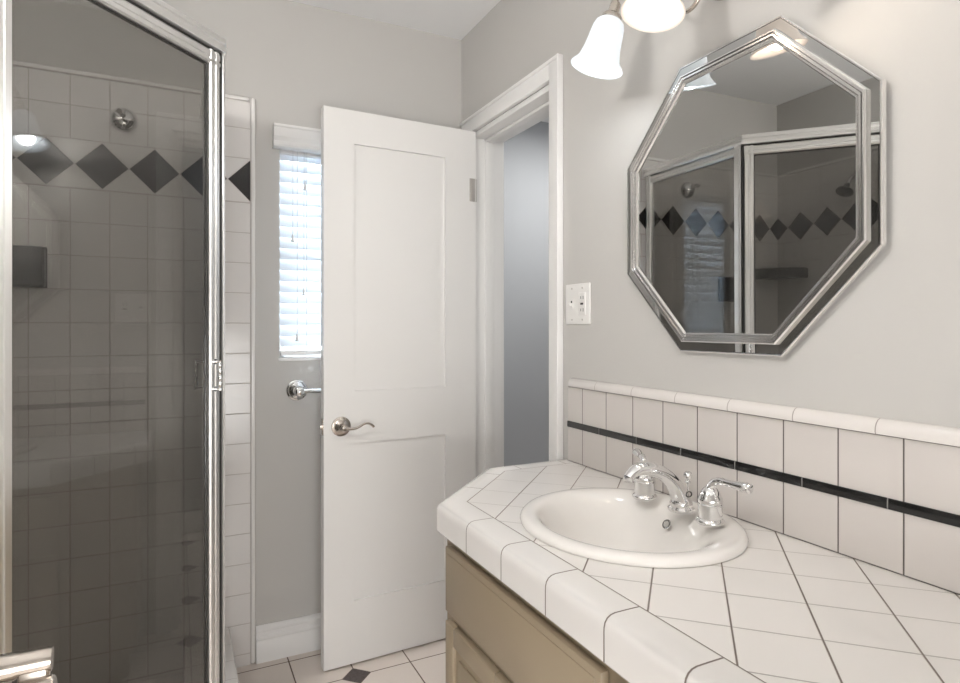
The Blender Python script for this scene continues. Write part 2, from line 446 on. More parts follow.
# ------------------------------------------------------------------ bathroom door, open flat towards the back wall
dr = struct(bpy.data.objects.new('door_1', None)); COL.objects.link(dr)
tag(dr, 'white two panel door standing open in front of the window', 'door')
dw = .615; ang = math.atan2(2.210 - 2.184, 1.078 - .464)
DM = Matrix.Translation((.464, 2.184, 0)) @ Matrix.Rotation(ang, 4, 'Z')
def panel_door(b, w, h0, h1, th, panels, rec=.009):
    xs = sorted({0, w, *[p[0] for p in panels], *[p[1] for p in panels]}); 
    st0, st1 = panels[0][0], panels[0][1]
    b.box(0, st0, 0, th, h0, h1); b.box(st1, w, 0, th, h0, h1)
    zs = [h0] + [v for p in sorted(panels, key=lambda p: p[2]) for v in (p[2], p[3])] + [h1]
    for i in range(0, len(zs), 2): b.box(st0, st1, 0, th, zs[i], zs[i + 1])
    for p in panels: b.box(p[0], p[1], rec, th - rec, p[2], p[3])
b = MB(); panel_door(b, dw, .006, 2.020, .038, [(.112, .479, .233, .808), (.112, .479, .998, 1.899)])
bmesh.ops.remove_doubles(b.bm, verts=b.bm.verts, dist=1e-5)
b.xf(DM); slab = b.build('door_slab', m_door, dr, ang=20)
def lever(parent_slab, M0, mat, label=None):
    """rose in the XZ plane at origin, facing -Y, lever running +X"""
    b = MB(); R = M0 @ Matrix.Rotation(PI / 2, 4, 'X')
    b.lathe([(.0, 0), (.0345, 0), (.0355, .003), (.0345, .006), (.030, .008), (.027, .0085), (.024, .012), (.015, .016), (.0125, .02), (.0118, .036), (.013, .040), (.0125, .046), (.009, .050), (0, .051)], R, 40, cap=False)
    hd = b.build('door_lever', mat, parent_slab[0])
    b = MB()
    pts = bez((0, -.042, 0), (.022, -.047, -.008), (.045, -.047, -.006), (.066, -.045, .007), 10) + bez((.066, -.045, .007), (.080, -.044, .014), (.096, -.042, .012), (.110, -.038, -.004), 8)[1:]
    n = len(pts)
    b.tube(pts, [.0085 - .0035 * math.sin(PI * i / (n - 1)) * .6 - .002 * i / n for i in range(n)], 12, .75)
    b.xf(M0); build_sub(b, 'lever_arm', mat, hd)
    b = MB(); b.lathe([(.0, .0512), (.0045, .0512), (.0045, .0535), (0, .054)], R, 16, cap=False); build_sub(b, 'privacy_pin', m_chrome, hd)
    return hd
lever((dr,), DM @ Matrix.Translation((.062, 0, .873)), m_nickel)
# the lever on the other face is out of sight behind the slab, its rose is not
lever((dr,), DM @ Matrix.Translation((.0655, .035, .873)) @ Matrix.Rotation(PI, 4, 'Z') @ Matrix.Scale(-1, 4, (1, 0, 0)) , m_nickel)
b = MB(); b.box(-.0012, .001, .005, .030, .845, .902, .0006); b.box(-.009, 0, .011, .023, .865, .882, .002); b.xf(DM); b.build('latch_plate', m_nickel, dr)
for hz in (1.783, .26):
    b = MB(); b.box(W - .038, W - .014, 2.2068, 2.2095, hz - .046, hz + .046, .0006)
    b.box(W - .020, W - .0045, 2.2115, 2.2135, hz - .046, hz + .046, .0005)
    b.tube([(W - .020, 2.216, hz - .046), (W - .020, 2.216, hz + .046)], .005, 12)
    b.tube([(W - .020, 2.216, hz + .046), (W - .020, 2.216, hz + .050)], .0038, 12)
    b.build('hinge', m_pewter, dr)

# ------------------------------------------------------------------ towel bar on the back wall
tb = thing('towel_bar', 'chrome towel bar with round flange under the window, its far end behind the door', 'towel bar', (.404, D, .993))
for x in (.402, .99):
    b = MB(); R = Matrix.Translation((x, D, .993)) @ Matrix.Rotation(PI / 2, 4, 'X')
    b.lathe([(0, 0), (.038, 0), (.040, .003), (.038, .007), (.033, .009), (.031, .013), (.027, .015), (.020, .018), (.014, .024), (.011, .034), (.011, .050), (.016, .054), (.0185, .060), (.0185, .068), (.016, .074), (.008, .078), (0, .079)], R, 36, cap=False)
    b.build('wall_post', m_chrome, tb)
b = MB(); b.tube([(.402, D - .064, .993), (.99, D - .064, .993)], .0085, 20); b.build('bar', m_chrome, tb)

# ------------------------------------------------------------------ shower: curb, pan, enclosure
PX, PY = .092, 1.770                 # corner of return panel and door
QX, QY = -.316, 1.362                # corner of door and front panel
path = [(PX, D - .014), (PX, PY), (QX, QY), (L + .014, QY)]
def off(path, d):
    P = [Vector(p) for p in path]; out = []
    for i, p in enumerate(P):
        d1 = (P[i] - P[i - 1]).normalized() if i else (P[1] - P[0]).normalized()
        d2 = (P[i + 1] - P[i]).normalized() if i < len(P) - 1 else d1
        n1, n2 = Vector((d1.y, -d1.x)), Vector((d2.y, -d2.x)); m = (n1 + n2) / (1 + n1.dot(n2))
        q = p + m * d; out.append((q.x, q.y))
    return out
CH = .155
b = MB(); hw = .075
prof = [(-hw, 0), (hw, 0), (hw, CH - .014), (hw - .002, CH - .006), (hw - .006, CH - .002), (hw - .014, CH), (-hw + .014, CH), (-hw + .004, CH - .004), (-hw, CH - .014), (-hw, 0)]
# travel is towards the camera, so 'out' on the right of travel is the shower side; flip
prof = [(-a, z) for a, z in prof]
b.sweep(path, prof)
b.build('shower_curb', m_curb, None, ang=30)
cb = bpy.data.objects['shower_curb']; tag(cb, 'white tiled shower curb below the chrome framed glass', 'shower curb')
b = MB(); pin = off(path, hw + .001); b.prism(pin + [(L + .013, D - .014)], .001, .03)
pan = b.build('shower_pan', m_pan, None); tag(pan, 'pale shower floor pan inside the tiled curb', 'shower pan')

en = thing('shower_enclosure', 'angled chrome framed grey glass shower enclosure left of the door', 'shower enclosure', (PX, PY, CH))
e1 = Vector((1, 1, 0)).normalized()
def rail(b, p, q, z0, z1, wd, ridges=True):
    """extrusion between p and q with ridged sides"""
    p, q = Vector((*p, 0)), Vector((*q, 0)); d = (q - p).normalized(); ln = (q - p).length
    Mx = Matrix.Translation(p) @ Matrix(((d.x, -d.y, 0, 0), (d.y, d.x, 0, 0), (0, 0, 1, 0), (0, 0, 0, 1)))
    h = z1 - z0; w2 = wd / 2
    pr = [(-w2 * .7, z0), (w2 * .7, z0), (w2, z0 + h * .12), (w2, z0 + h * .3), (w2 * .72, z0 + h * .36), (w2 * .72, z0 + h * .44), (w2 * .9, z0 + h * .5), (w2 * .9, z0 + h * .86), (w2 * .6, z1),
          (-w2 * .6, z1), (-w2 * .9, z0 + h * .86), (-w2 * .9, z0 + h * .5), (-w2 * .72, z0 + h * .44), (-w2 * .72, z0 + h * .36), (-w2, z0 + h * .3), (-w2, z0 + h * .12)]
    a = [b.bm.verts.new(Mx @ Vector((0, y, z))) for y, z in pr]; c = [b.bm.verts.new(Mx @ Vector((ln, y, z))) for y, z in pr]
    n = len(pr)
    for k in range(n): b.bm.faces.new((a[k], a[(k + 1) % n], c[(k + 1) % n], c[k]))
    b.bm.faces.new(list(reversed(a))); b.bm.faces.new(c)
def post(b, cx, cy, ang, w_, d_, z0, z1, ridged=True):
    """upright extrusion, ridged faces; w_ along ang, d_ across"""
    w2, d2 = w_ / 2, d_ / 2
    pr = [(-w2, -d2 * .7), (-w2 * .85, -d2), (-w2 * .35, -d2), (-w2 * .25, -d2 * .72), (w2 * .05, -d2 * .72), (w2 * .15, -d2 * .95), (w2 * .8, -d2 * .95), (w2, -d2 * .6),
          (w2, d2 * .6), (w2 * .8, d2 * .95), (w2 * .15, d2 * .95), (w2 * .05, d2 * .72), (-w2 * .25, d2 * .72), (-w2 * .35, d2), (-w2 * .85, d2), (-w2, d2 * .7)]
    ca, sa = math.cos(ang), math.sin(ang)
    poly = [(cx + x * ca - y * sa, cy + x * sa + y * ca) for x, y in pr]
    b.prism(poly, z0, z1)
H0, H1 = 1.965, 2.005
# header over the three runs
b = MB()
m1 = [(.023, H0), (.025, H0 + .006), (.025, H0 + .012), (.019, H0 + .016), (.019, H0 + .021), (.023, H0 + .024), (.023, H1 - .005), (.016, H1), (-.016, H1), (-.023, H1 - .005), (-.023, H0 + .024), (-.019, H0 + .021), (-.019, H0 + .016), (-.025, H0 + .012), (-.025, H0 + .006), (-.023, H0)]
b.sweep([(PX, D - .013), (PX, PY), (QX, QY), (L + .013, QY)], m1 + [m1[0]])
b.build('header_rail', m_alu, en, ang=25)
b = MB(); m2 = [(.018, CH), (.018, CH + .012), (.010, CH + .022), (-.010, CH + .022), (-.018, CH + .012), (-.018, CH), (.018, CH)]
b.sweep([(PX, D - .013), (PX, PY), (QX, QY), (L + .013, QY)], m2); b.build('bottom_track', m_alu, en, ang=25)
def at(s_):  # point along the door line, from Q to P
    d = Vector((PX - QX, PY - QY)).normalized(); return (QX + d.x * s_, QY + d.y * s_)
DL = math.dist((PX, PY), (QX, QY))
b = MB(); x, y = at(DL - .004); b.prism([(PX + .007, PY + .004), (PX + .017, PY + .000), (PX + .022, PY + .010), (PX + .022, PY + .030), (PX - .010, PY + .030), (PX - .010, PY + .016)], CH + .003, H0, 0)
b.build('corner_post', m_alu, en, ang=25)
b = MB(); b.prism([(QX - .004, QY + .010), (QX + .006, QY - .006), (QX - .004, QY - .020), (QX - .024, QY - .020), (QX - .024, QY + .012)], CH + .003, H0, 0)
b.build('corner_post', m_alu, en, ang=25)
b = MB(); post(b, PX, D - .030, PI / 2, .034, .030, CH + .003, H0); b.build('wall_jamb', m_alu, en, ang=25)
b = MB(); post(b, L + .030, QY, 0, .034, .030, CH + .003, H0); b.build('wall_jamb', m_alu, en, ang=25)
# fixed panels
def fixed(p, q, label):
    for z0, z1 in ((H0 - .036, H0 - .002), (CH + .015, CH + .045)):
        b = MB(); rail(b, p, q, z0, z1, .024); b.build('panel_rail', m_alu, en, ang=25)
fixed((PX, PY + .028), (PX, D - .046), 'return')
b = MB(); b.box(PX - .0025, PX + .0025, PY + .022, D - .046, CH + .03, H0 - .02); g = b.build('return_glass', m_glass, en, smooth=False)
fixed((L + .046, QY), (QX - .022, QY), 'front')
b = MB(); b.box(L + .044, QX - .018, QY - .0025, QY + .0025, CH + .03, H0 - .02); g = b.build('front_glass', m_glass, en, smooth=False)
# hinged door: four sided frame, glass, pull handles inside and out
s0, s1 = .014, DL + .000
b = MB()
rail(b, at(s0), at(s1), H0 - .042, H0 - .005, .028); rail(b, at(s0), at(s1), CH + .028, CH + .062, .028)
for s_ in (s0 + .018, s1 - .018):
    x, y = at(s_); post(b, x, y, PI / 4, .036, .028, CH + .028, H0 - .005)
sd = b.build('shower_door_frame', m_alu, en, ang=25)
b = MB(); ln = s1 - s0 - .06; x, y = at((s0 + s1) / 2)
b.box(-ln / 2, ln / 2, -.0025, .0025, CH + .05, H0 - .03); b.xf(Matrix.Translation((x, y, 0)) @ Matrix.Rotation(PI / 4, 4, 'Z')); build_sub(b, 'door_glass', m_glass, sd, smooth=False)
b = MB()
x, y = at(s0 + .0385); b.box(-.0022, .0012, -.0035, .0035, CH + .06, H0 - .042, mat=Matrix.Translation((x, y, 0)) @ Matrix.Rotation(PI / 4, 4, 'Z'))
x, y = at(s1 - .0385); b.box(-.0022, .0012, -.0035, .0035, CH + .06, H0 - .042, mat=Matrix.Translation((x, y, 0)) @ Matrix.Rotation(PI / 4, 4, 'Z'))
x, y = at((s0 + s1) / 2); b.box(-ln / 2, ln / 2, -.0035, .0035, H0 - .0455, H0 - .0415, mat=Matrix.Translation((x, y, 0)) @ Matrix.Rotation(PI / 4, 4, 'Z'))
b.box(-ln / 2 - .03, ln / 2 + .03, -.009, .009, H0 - .006, H0 + .001, mat=Matrix.Translation((x, y, 0)) @ Matrix.Rotation(PI / 4, 4, 'Z'))
build_sub(b, 'glass_gasket', m_dark, sd, smooth=False)
b = MB(); x, y = at(DL + .0025); b.box(-.0025, .0025, -.011, .011, CH + .03, H0, mat=Matrix.Translation((x, y, 0)) @ Matrix.Rotation(PI / 4, 4, 'Z'))
b.build('door_seal', m_dark, en, smooth=False)
hx, hy = at(s1 - .020); zc = 1.105
nrm = Vector((1, -1, 0)).normalized()
for sgn, dep in ((1, .030), (-1, .050)):
    b = MB(); base = Vector((hx, hy, 0)); o0 = base + nrm * sgn * .011; o1 = base + nrm * sgn * dep
    hh = .036
    for z in (zc + hh, zc - hh):
        b.tube([(o0.x, o0.y, z), (o1.x, o1.y, z)], .0036, 10)
        k = o0; b.tube([(k.x, k.y, z), (k.x + nrm.x * sgn * .004, k.y + nrm.y * sgn * .004, z)], .007, 12)
    pts = [(o1.x, o1.y, zc - hh - .004 + (2 * hh + .008) * i / 24) for i in range(25)]
    b.tube(pts, [.0042 + .0016 * math.cos(2 * PI * i / 5) for i in range(25)], 12)
    build_sub(b, 'pull_handle', m_chrome, sd)

# fittings on the shower walls
sh = thing('wall_shower', 'dark round shower head on the left shower wall, visible in the mirror', 'shower head', (L + .012, 1.89, 1.90))
b = MB(); R = Matrix.Translation((L + .012, 1.89, 1.975)) @ Matrix.Rotation(PI / 2, 4, 'Y')
b.lathe([(0, 0), (.030, 0), (.029, .004), (.018, .010), (.010, .012), (0, .012)], R, 28, cap=False); b.build('escutcheon', m_chrome, sh)
b = MB(); b.tube(bez((L + .015, 1.89, 1.975), (L + .05, 1.89, 1.975), (L + .075, 1.892, 1.945), (L + .105, 1.895, 1.905)), .009, 14); b.build('shower_arm', m_chrome, sh)
b = MB(); R = Matrix.Translation((L + .100, 1.894, 1.912)) @ Matrix.Rotation(math.radians(150), 4, 'Y')
b.lathe([(0, 0), (.011, 0), (.013, .008), (.011, .018), (.020, .030), (.037, .040), (.039, .048), (.036, .050), (0, .051)], R, 30, cap=False); b.build('spray_head', m_dark, sh)

wf = thing('shower_fitting', 'round domed chrome fitting on the back shower wall above the diamonds', 'shower fitting', (-.16, D - .012, 1.93))
b = MB(); R = Matrix.Translation((-.163, D - .012, 1.925)) @ Matrix.Rotation(PI / 2, 4, 'X')
b.lathe([(0, 0), (.040, 0), (.042, .004), (.040, .010), (.036, .018), (.028, .027), (.020, .031), (0, .033)], R, 36, cap=False); b.build('escutcheon', m_chrome, wf)
b = MB(); b.tube(bez((-.163, D - .04, 1.932), (-.163, D - .06, 1.94), (-.166, D - .075, 1.94), (-.170, D - .088, 1.93), 6), .009, 14); b.build('spout_stub', m_chrome, wf)

sdh = thing('soap_dish', 'square black ceramic soap dish on the back shower wall', 'soap dish', (-.46, D - .012, 1.42))
b = MB(); x0, x1, z0, z1 = -.548, -.374, 1.356, 1.486
b.box(x0, x1, D - .022, D - .012, z0, z1, .003); b.box(x0 + .002, x1 - .002, D - .062, D - .018, z0, z0 + .016, .006, 3)
b.box(x0 + .002, x0 + .018, D - .060, D - .018, z0 + .004, z1 - .004, .005, 3); b.box(x1 - .018, x1 - .002, D - .060, D - .018, z0 + .004, z1 - .004, .005, 3)
b.box(x0 + .002, x1 - .002, D - .060, D - .018, z1 - .020, z1 - .002, .006, 3)
b.build('dish_body', m_black, sdh)
b = MB(); b.box(x0 + .004, x1 - .004, D - .064, D - .056, z0 + .004, z1 - .005, .004, 3)
b.build('front_lip', m_black, sdh)
csf = MB(); poly = [(L + .013, D - .013)] + [(L + .013 + .185 * math.cos(a), D - .013 - .185 * math.sin(a)) for a in [PI / 2 * k / 12 for k in range(13)]]
csf.prism(poly, 1.480, 1.535, .006, 2)
o = csf.build('corner_shelf', m_black); tag(o, 'black quarter round shelf in the shower corner, seen in the mirror', 'shelf')

# ------------------------------------------------------------------ vanity cabinet
FX = .592                                        # face frame plane
vc = thing('vanity_cabinet', 'taupe painted vanity cabinet under the white tiled counter', 'cabinet', (.8, .7, 0))
b = MB()
body = [(FX, -.12), (W - .001, -.12), (W - .001, 1.545), (.765, 1.545), (FX, 1.372)]
n = len(body)
inner = [(FX + .018, -.102), (W - .02, -.102), (W - .02, 1.527), (.772, 1.527), (FX + .018, 1.364)]
for i in range(n):
    j = (i + 1) % n
    q = [body[i], body[j], inner[j], inner[i]]
    b.prism(q, .10, CT - .0455)
b.prism(body, .10, .118)
b.prism([(FX + .06, -.12), (W - .001, -.12), (W - .001, 1.52), (.80, 1.52), (FX + .06, 1.33)], 0, .10)
b.build('cabinet_body', m_cab, vc, ang=25)
def front(name, y0, y1, z0, z1, panel):
    b = MB(); x1 = FX - .0005; x0 = x1 - .017
    if not panel:
        b.box(x0, x1, y0, y1, z0, z1, .0035, 2)
        b.box(x0 - .002, x0 + .004, y0 + .014, y1 - .014, z0 + .014, z1 - .014, .0018, 2)
    else:
        fw = .045
        b.box(x0, x1, y0, y0 + fw, z0, z1, .003); b.box(x0, x1, y1 - fw, y1, z0, z1, .003)
        b.box(x0, x1, y0 + fw, y1 - fw, z0, z0 + fw, .003); b.box(x0, x1, y0 + fw, y1 - fw, z1 - fw, z1, .003)
        b.box(x0 + .009, x1 - .001, y0 + fw - .002, y1 - fw + .002, z0 + fw - .002, z1 - fw + .002)
        b.box(x0 + .003, x0 + .010, y0 + fw + .022, y1 - fw - .022, z0 + fw + .022, z1 - fw - .022, .0035)
    return b.build(name, m_cab, vc, ang=25)
for ya, yb in ((.745, 1.345), (.105, .705)):
    front('drawer', ya, yb, .553, .708, False)
    front('door', (ya + yb) / 2 + .003, yb, .125, .530, True); front('door', ya, (ya + yb) / 2 - .003, .125, .530, True)

# ------------------------------------------------------------------ tiled countertop with sink cut-out
ct = thing('countertop', 'white diagonal tiled vanity countertop with rounded edge and clipped corner', 'countertop', (.8, .7, CT))
EX, EY, EC = .546, 1.592, 1.328
SX, SY, SRX, SRY = .845, 1.005, .215, .240
b = MB(); tw = .067
outer = [(EX, -.14), (EX, EC), (EX + EY - EC, EY), (W, EY)]
inn = off(outer, tw)      # right of travel = towards the wall
# build top field with the oval opening
poly = [inn[0], inn[1], inn[2], (W - .0005, inn[3][1]), (W - .0005, inn[0][1])]
vo = [b.bm.verts.new((x, y, CT)) for x, y in poly]
vi = [b.bm.verts.new((SX + (SRX - .016) * math.cos(2 * PI * k / 48), SY + (SRY - .016) * math.sin(2 * PI * k / 48), CT)) for k in range(48)]
es = [b.bm.edges.new((vo[i], vo[(i + 1) % len(vo)])) for i in range(len(vo))] + [b.bm.edges.new((vi[i], vi[(i + 1) % 48])) for i in range(48)]
bmesh.ops.triangle_fill(b.bm, use_beauty=True, edges=es)
top = list(b.bm.faces); ex = bmesh.ops.extrude_face_region(b.bm, geom=top)
for v in ex['geom']:
    if isinstance(v, bmesh.types.BMVert): v.co.z -= .045
b.build('tile_field', m_ct, ct, smooth=False)
b = MB()
prof = [(tw, CT), (.040, CT + .0005), (.020, CT + .0005), (.012, CT - .0010), (.006, CT - .0045), (.002, CT - .010), (.0003, CT - .017), (0, CT - .024), (0, CT - .066), (.003, CT - .070), (.020, CT - .070), (.020, CT - .045), (tw, CT - .045)]
# u offset puts the joints where the photograph has them on the long edge
b.sweep(outer, prof, uvlen=(.14 + 1.165) * -1 % .1548)
b.build('edge_trim', m_edge, ct, ang=35)

# ------------------------------------------------------------------ backsplash
bs = thing('backsplash', 'white tiled backsplash with black stripe and rounded cap along the right wall', 'backsplash', (W - .005, .8, CT))
SE = 1.560
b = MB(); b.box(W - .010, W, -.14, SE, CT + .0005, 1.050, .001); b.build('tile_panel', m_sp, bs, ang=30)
b = MB(); b.box(W - .014, W - .009, -.14, SE, .925, .944, .002, 3); b.build('black_liner', m_liner, bs)
b = MB()
cp = [(0, 1.050), (.0165, 1.050), (.018, 1.054), (.0175, 1.061), (.015, 1.068), (.010, 1.0735), (.004, 1.076), (0, 1.0765)]
vs0 = [b.bm.verts.new((W - o, -.14, z)) for o, z in cp]; vs1 = [b.bm.verts.new((W - o, SE - .012 , z)) for o, z in cp]
vs2 = [b.bm.verts.new((W - o * .55, SE, z - (z - 1.05) * .35)) for o, z in cp]
for A, B_ in ((vs0, vs1), (vs1, vs2)):
    for k in range(len(cp)): b.bm.faces.new((A[k], A[(k + 1) % len(cp)], B_[(k + 1) % len(cp)], B_[k]))
b.bm.faces.new(vs0); b.bm.faces.new(list(reversed(vs2)))
b.build('cap_tile', m_cap, bs)

# ------------------------------------------------------------------ sink
sk = thing('sink', 'white oval drop-in china sink set in the tiled counter', 'sink', (SX, SY, CT))
b = MB(); seg = 72
# (fraction of outer rx, fraction of outer ry, x shift, z)
bowl = [(1.0, 0, .0008), (1.004, 0, .005), (.995, 0, .010), (.975, 0, .0140), (.945, 0, .0165), (.90, 0, .0165), (.87, -.002, .0155), (.84, -.004, .0125), (.81, -.007, .0070), (.775, -.010, -.003), (.73, -.013, -.018), (.67, -.016, -.040), (.59, -.018, -.066), (.49, -.020, -.092), (.37, -.020, -.114), (.23, -.020, -.130), (.10, -.020, -.137)]
rings = []
for f, sx, z in bowl:
    g_ = max(0, min(1, (.9 - f) / .15)) if f < .9 else 0
    fx = f - .05 * g_ * (1 if f > .5 else f * 2); fy = f - .035 * g_ * min(1, f * 2)
    rings.append([b.bm.verts.new((SX + sx * 1.3 + SRX * 1.02 * fx * math.cos(2 * PI * k / seg), SY + SRY * fy * math.sin(2 * PI * k / seg), CT + z)) for k in range(seg)])
for A, B_ in zip(rings, rings[1:]):
    for k in range(seg): b.bm.faces.new((A[k], A[(k + 1) % seg], B_[(k + 1) % seg], B_[k]))
b.bm.faces.new(rings[-1])
o = b.build('basin', m_china, sk, ang=60)
b = MB(); b.lathe([(0, 0), (.022, 0), (.023, .002), (.020, .004), (.010, .003), (0, .003)], Matrix.Translation((SX - .026, SY, CT - .137)), 30, cap=False); b.build('drain', m_chrome, sk)
b = MB(); oc = Vector((SX - .026 + .1445, SY + .010, CT - .022))
R = Matrix.Translation(oc) @ Matrix.Rotation(math.radians(-58), 4, 'Y')
b.lathe([(.0065, 0), (.0105, 0), (.0115, .0015), (.0105, .003), (.0075, .003), (.0065, .001)], R, 26, cap=False); b.build('overflow_ring', m_chrome, sk)
b = MB(); b.lathe([(0, .0005), (.0066, .0005), (.0066, .0012), (0, .0012)], R, 20, cap=False); b.build('overflow_hole', m_pan, sk)

# ------------------------------------------------------------------ faucet
fz = CT + .0165; fx = .968
fs = thing('faucet_spout', 'arched chrome faucet spout at the middle of the sink ledge', 'faucet', (fx + .005, .983, fz))
b = MB(); b.lathe([(0, 0), (.026, 0), (.028, .003), (.028, .006), (.025, .009), (.023, .011), (.0245, .015), (.023, .020), (.0, .021)], Matrix.Translation((fx + .005, .983, fz)), 36, cap=False); b.build('base_ring', m_chrome, fs)
b = MB()
pts = bez((fx + .007, .983, fz + .015), (fx + .000, .983, fz + .052), (fx - .036, .983, fz + .088), (fx - .082, .983, fz + .099), 12) + bez((fx - .082, .983, fz + .099), (fx - .104, .983, fz + .104), (fx - .126, .983, fz + .104), (fx - .139, .983, fz + .086), 8)[1:]
n = len(pts)
rad = [.0225, .0225, .0215, .0205, .0195, .019, .0185, .018, .0178, .0178, .018, .0183, .0185, .0185, .018, .0172, .016, .0145, .013, .0118, .0115]
b.tube(pts, [r_ * 1.06 for r_ in rad[:n]], 24, .78, up=(1, 0, .2))
b.build('spout', m_chrome, fs, ang=50)
b = MB(); p = pts[-1]; b.lathe([(0, 0), (.0098, 0), (.0108, .003), (.0108, .010), (0, .010)], Matrix.Translation((p.x, p.y, p.z - .007)), 22, cap=False); b.build('aerator', m_chrome, fs)
b = MB(); q = Matrix.Translation((fx + .034, .992, fz))
b.lathe([(0, 0), (.008, 0), (.007, .004), (.0032, .006), (.003, .052), (.0058, .054), (.006, .057), (.0042, .059), (.0042, .0615), (.0085, .066), (.0095, .071), (.0085, .076), (.004, .0795), (0, .080)], q, 20, cap=False); b.build('lift_rod', m_chrome, fs)
b = MB(); Rm = Matrix.Translation((fx + .006, .9625, fz + .040)) @ Matrix.Rotation(math.radians(78), 4, 'X') @ Matrix.Scale(1.5, 4, (1, 0, 0))
b.lathe([(.0045, 0), (.006, 0), (.0065, .001), (.006, .002), (.0045, .002)], Rm, 24, cap=False); b.build('oval_badge_ring', m_dark, fs)

def faucet_handle(label, y, rot, fx=fx):
    t = thing('faucet_valve', label, 'faucet handle', (fx, y, fz), 'levers of the sink faucet')
    Mx = Matrix.Translation((fx, y, fz))
    b = MB(); b.lathe([(0, 0), (.026, 0), (.028, .003), (.028, .006), (.0255, .009), (.0225, .011), (.0225, .013), (.0235, .016), (.0235, .034), (.0245, .036), (.0245, .040), (.0225, .042), (.0, .0425)], Mx, 36, cap=False)
    b.build('base_ring', m_chrome, t)
    b = MB(); b.lathe([(0, .041), (.0235, .042), (.0248, .046), (.0235, .052), (.021, .056), (.0205, .058), (.018, .064), (.0135, .070), (.010, .073), (0, .075)], Mx, 36, cap=False)
    b.build('dome', m_chrome, t)
    b = MB(); A = Mx @ Matrix.Rotation(rot, 4, 'Z')
    pts = bez((0, 0, .066), (.001, 0, .082), (.008, 0, .093), (.026, 0, .094), 10) + [Vector((.026 + .0058 * i, 0, .094 - .0001 * i)) for i in range(1, 11)]
    rad = [.0105, .0100, .0095, .0088, .0082, .0077, .0073, .007, .0068, .0068, .0072] + [.0062, .0062, .0066, .0070, .0076, .0082, .0088, .0093, .0096, .0085]
    for q_ in pts: q_.z -= .004
    b.tube(pts, [r_ * 1.15 for r_ in rad], 16, .9)
    b.lathe([(0, 0), (.0082, 0), (.0095, .003), (.0082, .006), (.004, .008), (0, .008)], Matrix.Translation((.084, 0, .089)) @ Matrix.Rotation(PI / 2, 4, 'Y'), 18, cap=False)
    b.xf(A); b.build('lever', m_chrome, t)
faucet_handle('chrome faucet handle nearest the camera, its lever pointing towards the camera', .894, math.radians(-84), .964)
faucet_handle('chrome faucet handle behind the spout, nearest the door', 1.092, math.radians(62))

# ------------------------------------------------------------------ switch plate
sw = thing('switch_plate', 'white two gang switch and outlet plate between door casing and mirror', 'switch plate', (W, 1.516, 1.30))
b = MB(); b.box(W - .0065, W, 1.4555, 1.5775, 1.240, 1.363, .003, 3); b.build('cover_plate', m_plate, sw)
b = MB(); b.box(W - .0095, W - .005, 1.4725, 1.5075, 1.268, 1.335, .0015); ri = b.build('outlet_insert', m_plate, sw)
b = MB(); 
for z in (1.320, 1.283):
    b.box(W - .0098, W - .0092, 1.481, 1.4835, z - .005, z + .005); b.box(W - .0098, W - .0092, 1.4925, 1.495, z - .004, z + .004)
b.box(W - .0100, W - .0092, 1.482, 1.496, 1.2985, 1.3045)
build_sub(b, 'outlet_slots', m_dark, ri, smooth=False)
b = MB(); b.box(W - .0082, W - .005, 1.5385, 1.5485, 1.290, 1.314, .001); b.box(W - .020, W - .006, 1.5405, 1.5465, 1.297, 1.304, .0015, mat=None); tg = b.build('toggle', m_plate, sw)
b = MB(); b.box(W - .0085, W - .0080, 1.540, 1.547, 1.305, 1.312); build_sub(b, 'toggle_slot', m_dark, tg, smooth=False)
for y in (1.490, 1.5435):
    for z in (1.254, 1.349):
        if y < 1.5 or 1:
            b = MB(); b.lathe([(0, 0), (.0032, 0), (.0028, .0012), (0, .0014)], Matrix.Translation((W - .0064, y, z)) @ Matrix.Rotation(-PI / 2, 4, 'Y'), 12, cap=False); b.build('screw', m_pewter, sw)

# ------------------------------------------------------------------ octagonal mirror
MY, MZ, MH, MK = .9465, 1.5115, .3360, .982           # centre, half height
mr = thing('wall_mirror', 'large octagonal mirror with silver moulding hanging above the sink', 'mirror', (W, MY, MZ))
def octo(r):
    k = r * .4142
    return [(-k, r), (-r, k), (-r, -k), (-k, -r), (k, -r), (r, -k), (r, k), (k, r)]
lean = Matrix.Translation((W - .006, 0, MZ - MH)) @ Matrix.Rotation(math.radians(-.15), 4, 'Y') @ Matrix.Translation((-(W - .006), 0, -(MZ - MH))) @ Matrix.Translation((W - .012, MY, 0)) @ Matrix.Rotation(math.radians(-.85), 4, 'Z') @ Matrix.Translation((-(W - .008), -MY, 0))
def octring(b, prof):
    """prof: (radius, protrusion) list, closed ring strip"""
    rings = [[b.bm.verts.new((W - p, MY + y * MK, MZ + z)) for y, z in octo(r)] for r, p in prof]
    for A, B_ in zip(rings, rings[1:]):
        for k in range(8): b.bm.faces.new((A[k], A[(k + 1) % 8], B_[(k + 1) % 8], B_[k]))
    return rings
b = MB(); rr = octring(b, [(MH, .004), (MH, .010)]); b.bm.faces.new(rr[0]); rr2 = rr[1]; b.bm.faces.new(rr2); b.xf(lean); b.build('backing_board', m_dark, mr, smooth=False)
b = MB(); octring(b, [(MH + .0005, .004), (MH + .001, .0145), (MH - .0008, .0165), (MH - .0030, .0160), (MH - .0034, .006)]); b.xf(lean); b.build('outer_edge', m_silver, mr, ang=20)
b = MB(); octring(b, [(MH - .003, .0125), (MH - .0040, .0150), (MH - .034, .0155)]); b.xf(lean); b.build('border_glass', m_mirror, mr, smooth=False)
b = MB(); w0 = MH - .0225
